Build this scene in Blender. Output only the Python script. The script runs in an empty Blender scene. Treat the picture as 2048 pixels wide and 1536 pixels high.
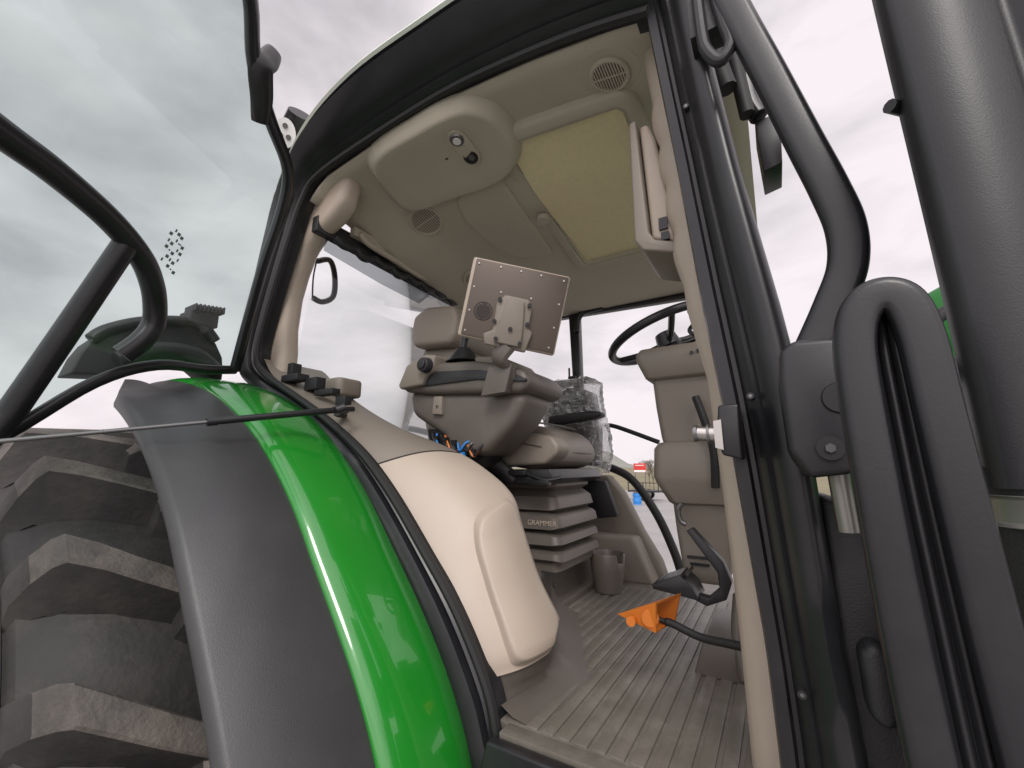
import bpy, bmesh, math, random
from mathutils import Vector, Matrix
random.seed(4)
H=1.98
sc=bpy.context.scene
COL=bpy.context.collection
# ---------------------------------------------------------------- materials
def mat(name,col,rough=.5,metal=0,bump=0,bscale=200,var=.06,vscale=6,coat=0,spec=.5,dirt=None,dirtamt=0):
    m=bpy.data.materials.new(name);m.use_nodes=True;n=m.node_tree.nodes;l=m.node_tree.links
    b=n['Principled BSDF'];b.inputs['Roughness'].default_value=rough;b.inputs['Metallic'].default_value=metal
    b.inputs['Coat Weight'].default_value=coat;b.inputs['Coat Roughness'].default_value=.015
    b.inputs['Specular IOR Level'].default_value=spec
    tc=n.new('ShaderNodeTexCoord')
    ns=n.new('ShaderNodeTexNoise');ns.inputs['Scale'].default_value=vscale;ns.inputs['Detail'].default_value=5
    l.new(tc.outputs['Object'],ns.inputs['Vector'])
    mx=n.new('ShaderNodeMix');mx.data_type='RGBA'
    c=Vector(col)
    mx.inputs[6].default_value=(*(c*(1-var*1.5)),1);mx.inputs[7].default_value=(*(c*(1+var)),1)
    l.new(ns.outputs['Fac'],mx.inputs[0]);out=mx.outputs[2]
    if dirt:
        n2=n.new('ShaderNodeTexNoise');n2.inputs['Scale'].default_value=9;n2.inputs['Detail'].default_value=8;n2.inputs['Roughness'].default_value=.7
        l.new(tc.outputs['Object'],n2.inputs['Vector'])
        rp=n.new('ShaderNodeMapRange');rp.inputs[1].default_value=.45;rp.inputs[2].default_value=.7;rp.inputs[4].default_value=dirtamt
        l.new(n2.outputs['Fac'],rp.inputs[0])
        m2=n.new('ShaderNodeMix');m2.data_type='RGBA';l.new(rp.outputs[0],m2.inputs[0]);l.new(out,m2.inputs[6]);m2.inputs[7].default_value=(*dirt,1);out=m2.outputs[2]
    l.new(out,b.inputs['Base Color'])
    mr=n.new('ShaderNodeMapRange');mr.inputs[3].default_value=max(0,rough-.06);mr.inputs[4].default_value=min(1,rough+.06)
    l.new(ns.outputs['Fac'],mr.inputs[0]);l.new(mr.outputs[0],b.inputs['Roughness'])
    if bump:
        nb=n.new('ShaderNodeTexNoise');nb.inputs['Scale'].default_value=bscale;nb.inputs['Detail'].default_value=3
        l.new(tc.outputs['Object'],nb.inputs['Vector'])
        bp=n.new('ShaderNodeBump');bp.inputs['Strength'].default_value=bump;bp.inputs['Distance'].default_value=.002
        l.new(nb.outputs['Fac'],bp.inputs['Height']);l.new(bp.outputs[0],b.inputs['Normal'])
    return m
BEIGE=mat('beige_plastic',(.46,.388,.315),.40,bump=.25,bscale=500)
LINER=mat('headliner',(.455,.415,.33),.9,bump=.3,bscale=700)
LINER2=mat('headliner_pod',(.45,.40,.32),.7,bump=.2,bscale=500)
TAUPE=mat('taupe_plastic',(.115,.10,.085),.42,bump=.3,bscale=400,dirt=(.16,.142,.12),dirtamt=.3)
TAUPEL=mat('light_taupe_plastic',(.225,.195,.16),.46,bump=.3,bscale=400)
MATR=mat('rubber_floor_mat',(.135,.122,.10),.42,bump=.35,bscale=250,dirt=(.25,.23,.20),dirtamt=.55)
BROWN=mat('brown_metal_plate',(.12,.095,.078),.4,metal=.3)
BLACK=mat('satin_black_paint',(.013,.013,.015),.33,bump=.05,bscale=300,dirt=(.045,.045,.045),dirtamt=.25)
BLACK2=mat('textured_black_plastic',(.018,.018,.02),.5,bump=.4,bscale=350,dirt=(.05,.05,.05),dirtamt=.3)
BLACK3=mat('smooth_black_cover',(.016,.016,.018),.42,bump=.12,bscale=600,dirt=(.035,.035,.037),dirtamt=.3)
RUB=mat('black_rubber',(.012,.012,.012),.6)
FGREY=mat('dark_fender_plastic',(.045,.045,.047),.38,bump=.25,bscale=500,dirt=(.08,.08,.08),dirtamt=.25)
GREEN=mat('green_gloss_paint',(.012,.22,.018),.2,coat=1,var=.03)
GREENM=mat('green_hood_paint',(.02,.16,.03),.45,spec=.2,var=.03)
ROOFM=mat('pale_roof_edge',(.62,.68,.58),.4)
TYRE=mat('black_tyre_rubber',(.022,.021,.020),.65,bump=1,bscale=50,var=.3,dirt=(.055,.048,.042),dirtamt=.6)
TYRET=mat('dusty_tyre_tread',(.075,.069,.062),.7,bump=1,bscale=120,var=.4,vscale=30,dirt=(.165,.145,.12),dirtamt=.7)
STEEL=mat('bright_steel',(.50,.48,.45),.28,metal=1)
DULL=mat('dull_steel_band',(.30,.29,.27),.4,metal=1,var=.2)
DKST=mat('dark_steel',(.2,.2,.2),.35,metal=.8)
ORANGE=mat('orange_plastic',(.60,.17,.022),.42,var=.12)
LEATH=mat('beige_leather',(.25,.216,.178),.46,bump=.5,bscale=180)
GREYF=mat('grey_fabric',(.06,.06,.06),.85,bump=.6,bscale=200)
BLIND=mat('yellow_blind_fabric',(.74,.65,.40),.9,bump=.8,bscale=220,var=.07,vscale=60)
WHITE=mat('white_plastic',(.8,.8,.78),.4)
BLUE=mat('blue_tape',(.03,.22,.6),.5)
RED=mat('red_sign_paint',(.6,.04,.03),.5)
YEL=mat('yellow_paint',(.8,.6,.03),.4)
def glassm(name,tint,gl,bump=0,milk=0,mc=(.6,.6,.6)):
    m=bpy.data.materials.new(name);m.use_nodes=True;n=m.node_tree.nodes;l=m.node_tree.links;n.clear()
    o=n.new('ShaderNodeOutputMaterial');t=n.new('ShaderNodeBsdfTransparent');t.inputs[0].default_value=(*tint,1)
    g=n.new('ShaderNodeBsdfGlossy');g.inputs['Roughness'].default_value=.03 if not bump else .1
    mx=n.new('ShaderNodeMixShader');fr=n.new('ShaderNodeFresnel');fr.inputs[0].default_value=1.45
    ad=n.new('ShaderNodeMath');ad.operation='MULTIPLY_ADD';ad.inputs[1].default_value=gl;ad.inputs[2].default_value=.0 if not bump else .12
    l.new(fr.outputs[0],ad.inputs[0]);l.new(ad.outputs[0],mx.inputs[0]);l.new(t.outputs[0],mx.inputs[1]);l.new(g.outputs[0],mx.inputs[2])
    res=mx.outputs[0]
    if milk:
        d=n.new('ShaderNodeBsdfDiffuse');d.inputs[0].default_value=(*mc,1);m2=n.new('ShaderNodeMixShader')
        tc=n.new('ShaderNodeTexCoord');ns=n.new('ShaderNodeTexNoise');ns.inputs['Scale'].default_value=3 if not bump else 14;ns.inputs['Detail'].default_value=6
        l.new(tc.outputs['Object'],ns.inputs[0]);mr=n.new('ShaderNodeMapRange');mr.inputs[1].default_value=.3;mr.inputs[2].default_value=.75;mr.inputs[3].default_value=milk*.5;mr.inputs[4].default_value=milk*1.5
        l.new(ns.outputs['Fac'],mr.inputs[0]);l.new(mr.outputs[0],m2.inputs[0]);l.new(res,m2.inputs[1]);l.new(d.outputs[0],m2.inputs[2]);res=m2.outputs[0]
    if bump:
        tc=n.new('ShaderNodeTexCoord');nb=n.new('ShaderNodeTexNoise');nb.inputs['Scale'].default_value=13;nb.inputs['Detail'].default_value=2;nb.inputs['Distortion'].default_value=2.5
        l.new(tc.outputs['Object'],nb.inputs[0]);bp=n.new('ShaderNodeBump');bp.inputs['Strength'].default_value=bump;bp.inputs['Distance'].default_value=.03
        l.new(nb.outputs['Fac'],bp.inputs['Height']);l.new(bp.outputs[0],g.inputs['Normal'])
        if milk:l.new(bp.outputs[0],d.inputs['Normal'])
    l.new(res,o.inputs[0]);return m
GLASS=glassm('tinted_door_glass',(.73,.83,.81),1.2,milk=.06,mc=(.6,.65,.64))
GLASSC=glassm('window_glass',(.92,.95,.94),.8)
FILM=glassm('plastic_film',(.88,.88,.88),1.6,bump=.8,milk=.16,mc=(.8,.8,.8))
SHADE=glassm('sunshade_mesh',(.42,.44,.45),.5)
def dotm():
    m=mat('perforated_black_plastic',(.02,.02,.02),.4);n=m.node_tree.nodes;l=m.node_tree.links;b=n['Principled BSDF']
    tc=n.new('ShaderNodeTexCoord');v=n.new('ShaderNodeTexVoronoi');v.inputs['Scale'].default_value=90;v.inputs['Randomness'].default_value=0
    l.new(tc.outputs['Object'],v.inputs[0]);g=n.new('ShaderNodeMath');g.operation='LESS_THAN';g.inputs[1].default_value=.3;l.new(v.outputs[0],g.inputs[0])
    mx=n.new('ShaderNodeMix');mx.data_type='RGBA';mx.inputs[6].default_value=(.02,.02,.02,1);mx.inputs[7].default_value=(.45,.47,.48,1);l.new(g.outputs[0],mx.inputs[0]);l.new(mx.outputs[2],b.inputs['Base Color']);return m
PERF=dotm()
# ---------------------------------------------------------------- builders
def cr(P,n=6,closed=False):
    P=[Vector(p) for p in P];out=[];N=len(P)
    rng=N if closed else N-1
    for i in range(rng):
        if closed: a,b,c,d=P[(i-1)%N],P[i],P[(i+1)%N],P[(i+2)%N]
        else: a,b,c,d=P[max(i-1,0)],P[i],P[i+1],P[min(i+2,N-1)]
        for k in range(n):
            t=k/n
            out.append(.5*((2*b)+(c-a)*t+(2*a-5*b+4*c-d)*t*t+(3*b-a-3*c+d)*t**3))
    if not closed: out.append(P[-1])
    return out
def interp(T,z):
    T=sorted(T)
    if z<=T[0][0]:return T[0][1]
    for (a,b),(c,d) in zip(T,T[1:]):
        if z<=c:return b+(d-b)*(z-a)/(c-a)
    return T[-1][1]
def ss(t): t=max(0,min(1,t));return t*t*(3-2*t)
class G:
    def __init__(s): s.v=[];s.f=[];s.m=[]
    def add(s,v,f,m=0):
        o=len(s.v);s.v+=[Vector(p) for p in v];s.f+=[[i+o for i in q] for q in f];s.m+=(m if isinstance(m,list) else [m]*len(f));return s
    def prism(s,P,a,b,ax='y',m=0,mm=True):
        k=.001 if mm else 1
        def q(p,c):
            x,y=p[0]*k,p[1]*k
            return (x,c,y) if ax=='y' else (c,x,y) if ax=='x' else (x,y,c)
        n=len(P);v=[q(p,a) for p in P]+[q(p,b) for p in P]
        f=[list(range(n)),list(range(2*n-1,n-1,-1))]+[[i,(i+1)%n,n+(i+1)%n,n+i] for i in range(n)]
        return s.add(v,f,m)
    def grid(s,rows,m=0,closed=False):
        R=len(rows);C=len(rows[0]);v=[p for r in rows for p in r];f=[]
        for i in range(R-1):
            for j in range(C if closed else C-1):
                f.append([i*C+j,i*C+(j+1)%C,(i+1)*C+(j+1)%C,(i+1)*C+j])
        return s.add(v,f,m)
    def tube(s,P,r,seg=12,closed=False,n=6,m=0,flat=1):
        P=cr(P,n,closed) if n>1 else [Vector(p) for p in P]
        N=len(P);rows=[];up=None
        for i in range(N):
            if closed:t=(P[(i+1)%N]-P[i-1])
            else:t=P[min(i+1,N-1)]-P[max(i-1,0)]
            t.normalize()
            if up is None: up=Vector((0,0,1)) if abs(t.z)<.9 else Vector((0,1,0))
            u=(up-t*up.dot(t)).normalized();w=t.cross(u);up=u
            rr=r(i/(N-1)) if callable(r) else r
            rows.append([P[i]+u*math.cos(a)*rr+w*math.sin(a)*rr*flat for a in [2*math.pi*k/seg for k in range(seg)]])
        if closed: rows.append(rows[0])
        b=len(s.v);s.grid(rows,m,True)
        if not closed:
            s.f.append([b+k for k in range(seg)][::-1]);s.f.append([b+(N-1)*seg+k for k in range(seg)]);s.m+=[m,m]
        return s
    def cyl(s,a,b,r0,r1=None,seg=24,m=0):
        r1=r0 if r1 is None else r1
        return s.tube([a,b],lambda t:r0+(r1-r0)*t,seg,n=1,m=m)
    def box(s,c,d,R=None,m=0):
        c=Vector(c);ax=R or [Vector((1,0,0)),Vector((0,1,0)),Vector((0,0,1))]
        v=[c+ax[0]*(i*d[0]/2)+ax[1]*(j*d[1]/2)+ax[2]*(k*d[2]/2) for i in(-1,1) for j in(-1,1) for k in(-1,1)]
        return s.add(v,[[0,1,3,2],[4,6,7,5],[0,4,5,1],[2,3,7,6],[0,2,6,4],[1,5,7,3]],m)
    def rev(s,c,prof,a0,a1,n,rf=None,m=0):
        rows=[]
        for i in range(n+1):
            row=[]
            for y,r in prof:
                e=a1(y) if callable(a1) else a1
                d=a0+(e-a0)*i/n;a=math.radians(d);q=rf(d) if rf else 0
                row.append(Vector((c[0]+(r+q)*math.cos(a),y,c[1]+(r+q)*math.sin(a))))
            rows.append(row)
        return s.grid(rows,m)
    def make(s,name,mats,parent=None,bevel=0,seg=3,sharp=40,solid=0,h=H,ang=25):
        me=bpy.data.meshes.new(name);me.from_pydata([(p.x,p.y,p.z+h) for p in s.v],[],s.f)
        for mm in (mats if isinstance(mats,list) else [mats]): me.materials.append(mm)
        for p,i in zip(me.polygons,s.m): p.material_index=i
        bm=bmesh.new();bm.from_mesh(me)
        bmesh.ops.recalc_face_normals(bm,faces=bm.faces)
        if bevel:
            bm.normal_update()
            e=[e for e in bm.edges if len(e.link_faces)==2 and e.calc_face_angle(0)>math.radians(ang)]
            bmesh.ops.bevel(bm,geom=e,offset=bevel,segments=seg,profile=.5,affect='EDGES',clamp_overlap=True)
        for f in bm.faces:f.smooth=True
        bm.to_mesh(me);bm.free();me.set_sharp_from_angle(angle=math.radians(sharp))
        o=bpy.data.objects.new(name,me);COL.objects.link(o)
        if parent: 
            o.parent=parent;o.matrix_parent_inverse=parent.matrix_world.inverted() if parent.type=='EMPTY' else Matrix()
        if solid:
            d=o.modifiers.new('solid','SOLIDIFY');d.thickness=solid;d.offset=0
        return o
def k(P): return [tuple(a*.001 for a in p) for p in P]
def top(o,label,cat): o['label']=label;o['category']=cat
T=bpy.data.objects.new('tractor',None);T.location=(-.6,1.6,0);COL.objects.link(T);bpy.context.view_layer.update()
top(T,'green farm tractor with its glass cab door swung open','tractor')
# ---------------------------------------------------------------- door frame
FI=[(-30,-612),(-250,-610),(-450,-606),(-525,-592),(-552,-556),(-583,-463),(-670,-327),(-778,-204),(-914,-61),(-1049,51),(-1229,158),(-1407,247),(-1598,340),(-1683,420),(-1661,569),(-1560,861),(-1488,1033),(-1388,1108),(-1057,1139),(-746,1145),(-479,1115),(-291,1079),(-150,1039)]
FO=[(-30,-720,850),(-250,-720,850),(-450,-715,850),(-580,-690,850),(-620,-630,850),(-660,-550,850),(-730,-425,850),(-835,-275,850),(-975,-118,850),(-1110,15,850),(-1290,135,850),(-1500,235,850),(-1690,300,850),(-1800,390,850),(-1800,560,850),(-1715,929,840),(-1584,1082,800),(-1350,1205,745),(-1062,1259,720),(-734,1262,720),(-470,1245,720),(-280,1200,720),(-120,1150,720)]
fi=cr([(x*.001,.85,z*.001) for x,z in FI],6);fo=cr([(x*.001,y*.001,z*.001) for x,z,y in FO],6)
rows=[]
for a,b in zip(fi,fo):
    L=lambda t,dy:a.lerp(b,t)+Vector((0,dy,0))
    rows.append([Vector((a.x,.90,a.z)),Vector((a.x,.865,a.z)),L(.04,0),L(.18,-.012),L(.24,.012),L(.30,.012),L(.36,-.015),L(.6,-.025),L(.85,-.02),L(.93,0.0),L(.97,.008),L(1,0),Vector((b.x,b.y+.08,b.z))])
frame=G().grid(rows).make('door_frame',BLACK,T,sharp=50)
g=G();g.tube([p+Vector((0,-.004,0)) for p in fi],.0115,8,n=1)
g.make('door_seal',RUB,frame)
rows=[]
for b in fo[16*6:]:
    rows.append([b+Vector((0,.004,0)),b+Vector((0,-.006,.01)),b+Vector((0,.002,.028)),Vector((b.x,.9,b.z+.07)),Vector((b.x,1.4,1.40)),Vector((b.x,2.0,1.40)),Vector((b.x,2.5,1.25))])
G().grid(rows).make('roof',ROOFM,T)
lamp=G().tube([(-1.49,.80,1.20),(-1.47,.775,1.27),(-1.40,.76,1.31)],.05,14,flat=.6).make('roof_lamp',BLACK,T)
n_=Vector((.75,-.5,-.45)).normalized();uu=Vector((0,0,1));rr=uu.cross(n_).normalized();uu=n_.cross(rr)
c=Vector((-1.462,.745,1.235))+n_*.03
g=G()
ring=[c+rr*math.cos(t)*.036+uu*math.sin(t)*.052 for t in [i*math.pi/12 for i in range(24)]]
g.add(ring+[p+n_*.008 for p in ring],[list(range(24)),list(range(24,48))]+[[i,(i+1)%24,24+(i+1)%24,24+i] for i in range(24)])
for a in (90,210,330):
    q=c+rr*math.cos(math.radians(a))*.015+uu*math.sin(math.radians(a))*.024+n_*.009
    g.cyl(q,q+n_*.003,.009,seg=14,m=1)
g.make('lamp_face',[WHITE,DKST],lamp,sharp=30)
# ---------------------------------------------------------------- front pillar
LT=[(-.7,-.043),(-.449,-.043),(-.287,-.046),(.03,-.068),(.317,-.095),(.623,-.119),(1.04,-.158),(1.3,-.18)]
RT=[(-.7,.068),(-.399,.066),(-.256,.056),(-.049,.051),(.147,.046),(.28,.032),(.555,-.003),(.831,-.031),(1.2,-.06)]
BT=[(-.7,-.094),(-.516,-.094),(-.434,-.094),(-.27,-.095),(-.044,-.101),(.179,-.110),(.338,-.138),(.522,-.151),(.823,-.171),(1.127,-.203),(1.3,-.22)]
rows=[]
for i in range(41):
    z=-.7+1.95*i/40;a=interp(LT,z);b=interp(RT,z);w=b-a
    rows.append([Vector(p) for p in [(a,.96,z),(a,.87,z),(a+.004,.852,z),(a+.02*w/.1,.85,z),(a+.24*w,.862,z),(a+.30*w,.862,z),(a+.34*w,.842,z),(a+.45*w,.832,z),(a+.5*w,.835,z),(a+.6*w,.815,z),(a+.8*w,.80,z),(a+.94*w,.807,z),(b,.83,z),(b,.97,z)]])
pil=G().grid(rows).make('front_pillar',BLACK,T,sharp=60)
for z in (.73,.12,-.33):
    a=interp(LT,z)*.6+interp(RT,z)*.4
    g=G();g.cyl((a,.84,z),(a,.824,z),.006,seg=12);g.cyl((a,.824,z),(a,.8235,z),.003,seg=6,m=1)
    g.make('pillar_bolt',[BLACK2,DKST],pil)
rows=[]
for i in range(121):
    z=-.56+1.75*i/120;a=interp(LT,z);b=interp(BT,z)
    w=0
    if .42<z<.9: w=.011*abs(math.sin((z-.42)/.48*math.pi*4))**.8
    rows.append([Vector(p) for p in [(b+.06,1.12,z),(b-w,1.02,z),(b+.002-w,.975,z),(b+.012-w*.5,.955,z),(b+.03,.945,z),(a+.01,.94,z),(a+.012,.92,z)]])
G().grid(rows).make('front_pillar_trim',BEIGE,T,sharp=60)
g=G();g.prism([(-1850,1250),(-1290,1250),(-1300,1080),(-1325,1000),(-1390,955),(-1480,925),(-1550,870),(-1595,780),(-1625,690),(-1635,560),(-1620,457),(-1620,300),(-1850,300)],.905,.99)
g.make('rear_pillar_trim',BEIGE,T,bevel=.035,seg=6)
# ---------------------------------------------------------------- headliner
NZ=[(-1.7,.93),(-1.488,1.02),(-1.388,1.1),(-1.057,1.135),(-.746,1.14),(-.479,1.11),(-.291,1.075),(-.05,1.03)]
def cz(x,y):
    near=interp(NZ,x)
    base=1.05-.10*ss((y-1.1)/1.3)-.10*ss((-1.12-x)/.33)
    s=ss((y-.95)/.4);return near*(1-s)+base*s
def cn(x,y):
    e=.01;return Vector(((cz(x+e,y)-cz(x-e,y))/(2*e),(cz(x,y+e)-cz(x,y-e))/(2*e),-1)).normalized()
rows=[[Vector((-1.47+1.5*i/30,.87+1.53*j/30,cz(-1.47+1.5*i/30,.87+1.53*j/30)+.0)) for j in range(31)] for i in range(31)]
head=G().grid(rows).make('headliner',LINER,T,solid=.012)
def rrect(x0,x1,y0,y1,r,n=6):
    P=[]
    for cx,cy,a in((x1-r,y1-r,0),(x0+r,y1-r,90),(x0+r,y0+r,180),(x1-r,y0+r,270)):
        for i in range(n+1):
            t=math.radians(a+90*i/n);P.append((cx+r*math.cos(t),cy+r*math.sin(t)))
    return P
def hang(name,P,d,mt,par,fs=((1,.2),(.985,.7),(.96,.95),(.92,1),(.6,1.0),(.3,1.0),(.02,1.0))):
    n=len(P);cx=sum(p[0] for p in P)/n;cy=sum(p[1] for p in P)/n
    rows=[[Vector((x,y,cz(x,y)+.004)) for x,y in P]]
    for f,dd in fs:
        rows.append([Vector((cx+(x-cx)*f,cy+(y-cy)*f,cz(cx+(x-cx)*f,cy+(y-cy)*f)-.006-d*dd)) for x,y in P])
    return G().grid(rows,closed=True).make(name,mt,par,sharp=60)
hx0,hx1,hy0,hy1=-.69,-.29,1.09,1.82
po=rrect(hx0-.06,hx1+.06,hy0-.06,hy1+.06,.07);pi_=rrect(hx0,hx1,hy0,hy1,.025)
rows=[]
for f,d in((0,-.004),(.08,.014),(.2,.022),(.72,.022),(.8,.014),(.86,.014),(.92,.018),(1,.0)):
    rows.append([Vector((a[0]+(b[0]-a[0])*f,a[1]+(b[1]-a[1])*f,cz(a[0]+(b[0]-a[0])*f,a[1]+(b[1]-a[1])*f)-.006-d)) for a,b in zip(po,pi_)])
hatch=G().grid(rows,closed=True).make('roof_hatch_frame',LINER,T,sharp=50)
rows=[[Vector((hx0+(hx1-hx0)*i/10,hy0+(hy1-hy0)*j/20,cz(hx0+(hx1-hx0)*i/10,hy0+(hy1-hy0)*j/20)-.010)) for j in range(21)] for i in range(11)]
G().grid(rows).make('roof_blind',BLIND,hatch)
g=G();g.cyl((-.725,1.43,cz(-.725,1.43)-.034),(-.725,1.43,cz(-.725,1.43)-.012),.026,seg=20);g.make('hatch_latch',LINER2,hatch)
hang('ceiling_recess_panel',[(p.x,p.y) for p in cr([(-.997,1.20,0),(-.82,1.17,0),(-.775,1.22,0),(-.80,1.62,0),(-.83,1.68,0),(-.985,1.62,0),(-1.03,1.4,0)],5,True)],.014,LINER,head)
pod=hang('ceiling_console',[(p.x,p.y) for p in cr([(-1.16,.88,0),(-.90,.86,0),(-.76,.865,0),(-.68,.89,0),(-.625,.97,0),(-.63,1.10,0),(-.74,1.185,0),(-.97,1.18,0),(-1.21,1.155,0),(-1.235,1.03,0)],5,True)],.05,LINER,head,fs=((1,.02),(.985,.12),(.96,.32),(.93,.58),(.90,.80),(.87,.94),(.83,1),(.6,1.0),(.3,1.0),(.02,1.0)))
def offc(x,y,d): return Vector((x,y,cz(x,y)))+cn(x,y)*d
P=[]
for i in range(24):
    t=i*math.pi/12;yy=.965 if math.sin(t)<0 else 1.05
    P.append((-.805+.035*math.cos(t),yy+.04*math.sin(t)))
g=G();n=len(P);v=[offc(x,y,.045) for x,y in P]+[offc(x,y,.062) for x,y in P]
g.add(v,[list(range(n)),list(range(2*n-1,n-1,-1))]+[[i,(i+1)%n,n+(i+1)%n,n+i] for i in range(n)])
g.make('lamp_bezel',LINER2,pod,bevel=.003)
g=G();g.cyl(offc(-.805,.962,.060),offc(-.805,.962,.069),.027,.023);g.cyl(offc(-.805,.962,.069),offc(-.805,.962,.072),.014,m=1);g.make('dome_lamp',[DKST,WHITE],pod)
g=G();g.cyl(offc(-.805,1.052,.060),offc(-.805,1.052,.066),.028,.026);g.cyl(offc(-.80,1.052,.066),offc(-.80,1.052,.070),.011,m=1);g.make('rocker_switch',[BLACK,DKST],pod)
def vent(x,y,r=.05,dark=BLACK):
    g=G();n=cn(x,y);c=Vector((x,y,cz(x,y)))+n*.010;a=n.cross(Vector((0,1,0))).normalized();b=n.cross(a).normalized()
    g.tube([c+a*(r*math.cos(t))+b*(r*math.sin(t)) for t in [i*math.pi/8 for i in range(16)]],.007,8,True,2)
    g.cyl(c-n*.004,c+n*.001,r*.98,m=1)
    for i in range(-6,7):
        q=i*r/6.6;w=math.sqrt(max(r*r-q*q,0))
        g.box(c+a*q+n*.003,(r*.075,2*w,.005),[a,b,n])
    g.box(c+n*.004,(2*r,.004,.005),[a,b,n])
    return g.make('air_vent',[LINER2,dark],head,sharp=30)
hang('vent_housing',[(-.285+.085*math.cos(i*math.pi/12),.975+.075*math.sin(i*math.pi/12)) for i in range(24)],.001,LINER,head)
vent(-.285,.985,.050,TAUPE);vent(-1.19,1.23,.066);vent(-1.25,1.66,.055);vent(-.36,2.12,.05)
g=G();g.tube([(-1.41,1.07,.975),(-1.42,1.12,.955),(-1.42,1.28,.945),(-1.42,1.45,.935),(-1.41,1.5,.955)],.014,10);g.box((-1.44,1.3,.985),(.03,.5,.04));g.make('ceiling_grab_rail',LINER2,head,bevel=.003)
g=G();g.prism([(900,920),(2400,880),(2400,985),(900,985)],-1.49,-1.455,'x')
for i in range(12): g.tube([(-1.45,.98+i*.1,.925),(-1.445,1.02+i*.1,.905-.01*(i%2)),(-1.45,1.08+i*.1,.92)],.018,8)
rw=g.make('rear_window_frame',BLACK2,T,bevel=.004)
g=G();g.prism([(940,120),(2400,60),(2400,-600),(940,-600)],-1.66,-1.60,'x');g.make('rear_cab_wall',TAUPE,T,bevel=.01)
G().add([(-1.48,.94,.93),(-1.48,2.38,.9),(-1.63,2.38,.05),(-1.63,.94,.1)],[[0,1,2,3]]).make('rear_window_glass',GLASSC,rw)
G().add([(-1.465,.95,.94),(-1.465,1.6,.92),(-1.475,1.5,.82),(-1.475,1.25,.83),(-1.475,.95,.86)],[[0,1,2,3,4]]).make('sun_shade',SHADE,rw)
g=G();g.prism([(-1030,990),(-965,985),(-960,150),(-1000,150)],2.36,2.42);g.prism([(-1500,990),(-100,945),(-100,905),(-1500,950)],2.37,2.42)
g.tube([(-.975,2.36,.82),(-.965,2.36,.90),(-.92,2.36,.945),(-.8,2.36,.95)],.02,10)
g.box((-1.0,2.33,.53),(.05,.03,.02));g.box((-1.02,2.33,.56),(.012,.012,.07))
lp=g.make('far_side_post',BLACK,T,bevel=.006)
g=G();g.prism([(-1300,-20),(-1050,-29),(-775,-41),(-700,-130),(-610,-315),(-530,-450),(-502,-545),(-1300,-545)],2.25,2.33)
g.prism([(-1300,-330),(-620,-330),(-530,-540),(-1300,-540)],2.12,2.25)
fp=g.make('far_side_panel',TAUPEL,T,bevel=.02)
g=G();g.tube(k([(-1100,2340,60),(-900,2340,30),(-795,2340,0),(-674,2340,-66),(-556,2340,-238),(-480,2340,-422),(-450,2340,-540)]),.022,10)
g.make('far_door_seal',RUB,fp)
g=G();g.tube([(-.80,2.3,.233),(-.72,2.28,.215),(-.507,2.28,.127)],.012,10);g.make('far_door_handle',BLACK,fp)
# ---------------------------------------------------------------- side console
A=[(-1683,420),(-1598,340),(-1407,247),(-1229,158),(-1049,51),(-914,-61),(-778,-204),(-715,-275),(-670,-327),(-620,-400),(-583,-463)]
B=[(-1640,410),(-1530,330),(-1340,225),(-1148,140),(-930,68),(-791,7),(-681,-73),(-643,-165),(-592,-291),(-530,-393),(-508,-452)]
ac=cr([(x*.001,.875,z*.001) for x,z in A],8);bc=cr([(x*.001,1.10,z*.001) for x,z in B],8)
def con(i,t):
    a,b=ac[i],bc[i];p=a.lerp(b,t)
    n=Vector((.75,-.35,.5)).normalized();u=i/(len(ac)-1)
    p=p+n*(.038*math.sin(math.pi*min(t,1))*(ss(u*2)))
    e=ss((u-.86)/.14)
    p+=Vector((-.022*e*ss((t-.72)/.28),0,.042*e*ss((t-.70)/.30)-.012*e*math.sin(math.pi*min(t/.8,1))))
    p+=Vector((-.014*ss((u-.93)/.07),0,0))
    return p
rows=[]
for i in range(len(ac)):
    r=[con(i,t/20) for t in range(21)];b=r[-1]
    rows.append(r+[Vector((b.x-.008,1.125,b.z-.006)),Vector((b.x-.03,1.15,b.z-.02)),Vector((b.x-.15,1.18,b.z-.10))])
cons=G().grid(rows[:36],0).grid(rows[35:],1).make('side_console',[TAUPEL,BEIGE],T,sharp=60)
g=G();g.tube([con(35,t/10)+Vector((.001,-.001,.0)) for t in range(11)],.0022,6,n=1);g.make('console_seam',BLACK2,cons)
NI=len(ac)-1
i0,i1=47,NI
rows=[]
for i in range(i0*3,i1*3+1):
    i_=i/3;u=(i_-i0)/(i1-i0)
    r=[]
    for j in range(49):
        s=j/48;lo=.32-.20*u
        t=lo+(1.0-lo)*s
        du=abs(2*u-1);dv=abs(2*s-1);e=1-(du**5+dv**5)**(1/5)
        q=ss(max(0,e)/.17)
        a_=int(i_);f_=i_-a_
        p=con(min(a_,NI),t).lerp(con(min(a_+1,NI),t),f_)+Vector((.62,-.6,.3)).normalized()*(-.010+.036*q)
        r.append(p)
    rows.append(r)
G().grid(rows).make('storage_lid',BEIGE,cons,sharp=80)
rows=[]
for t in range(17):
    s=t/16
    topp=con(NI,s)
    ba=Vector((-.575,.875,-.53)).lerp(Vector((-.525,1.13,-.53)),s)
    rows.append([topp+Vector((-.012,0,.004)),topp+Vector((-.010,0,-.02)),topp.lerp(ba,.5)+Vector((-.012,0,0)),topp.lerp(ba,.75)+Vector((-.004,0,0)),ba+Vector((.012,0,.022)),ba+Vector((.04,-.0,.007)),ba+Vector((.09,0,.0))])
b=rows[-1]
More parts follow.
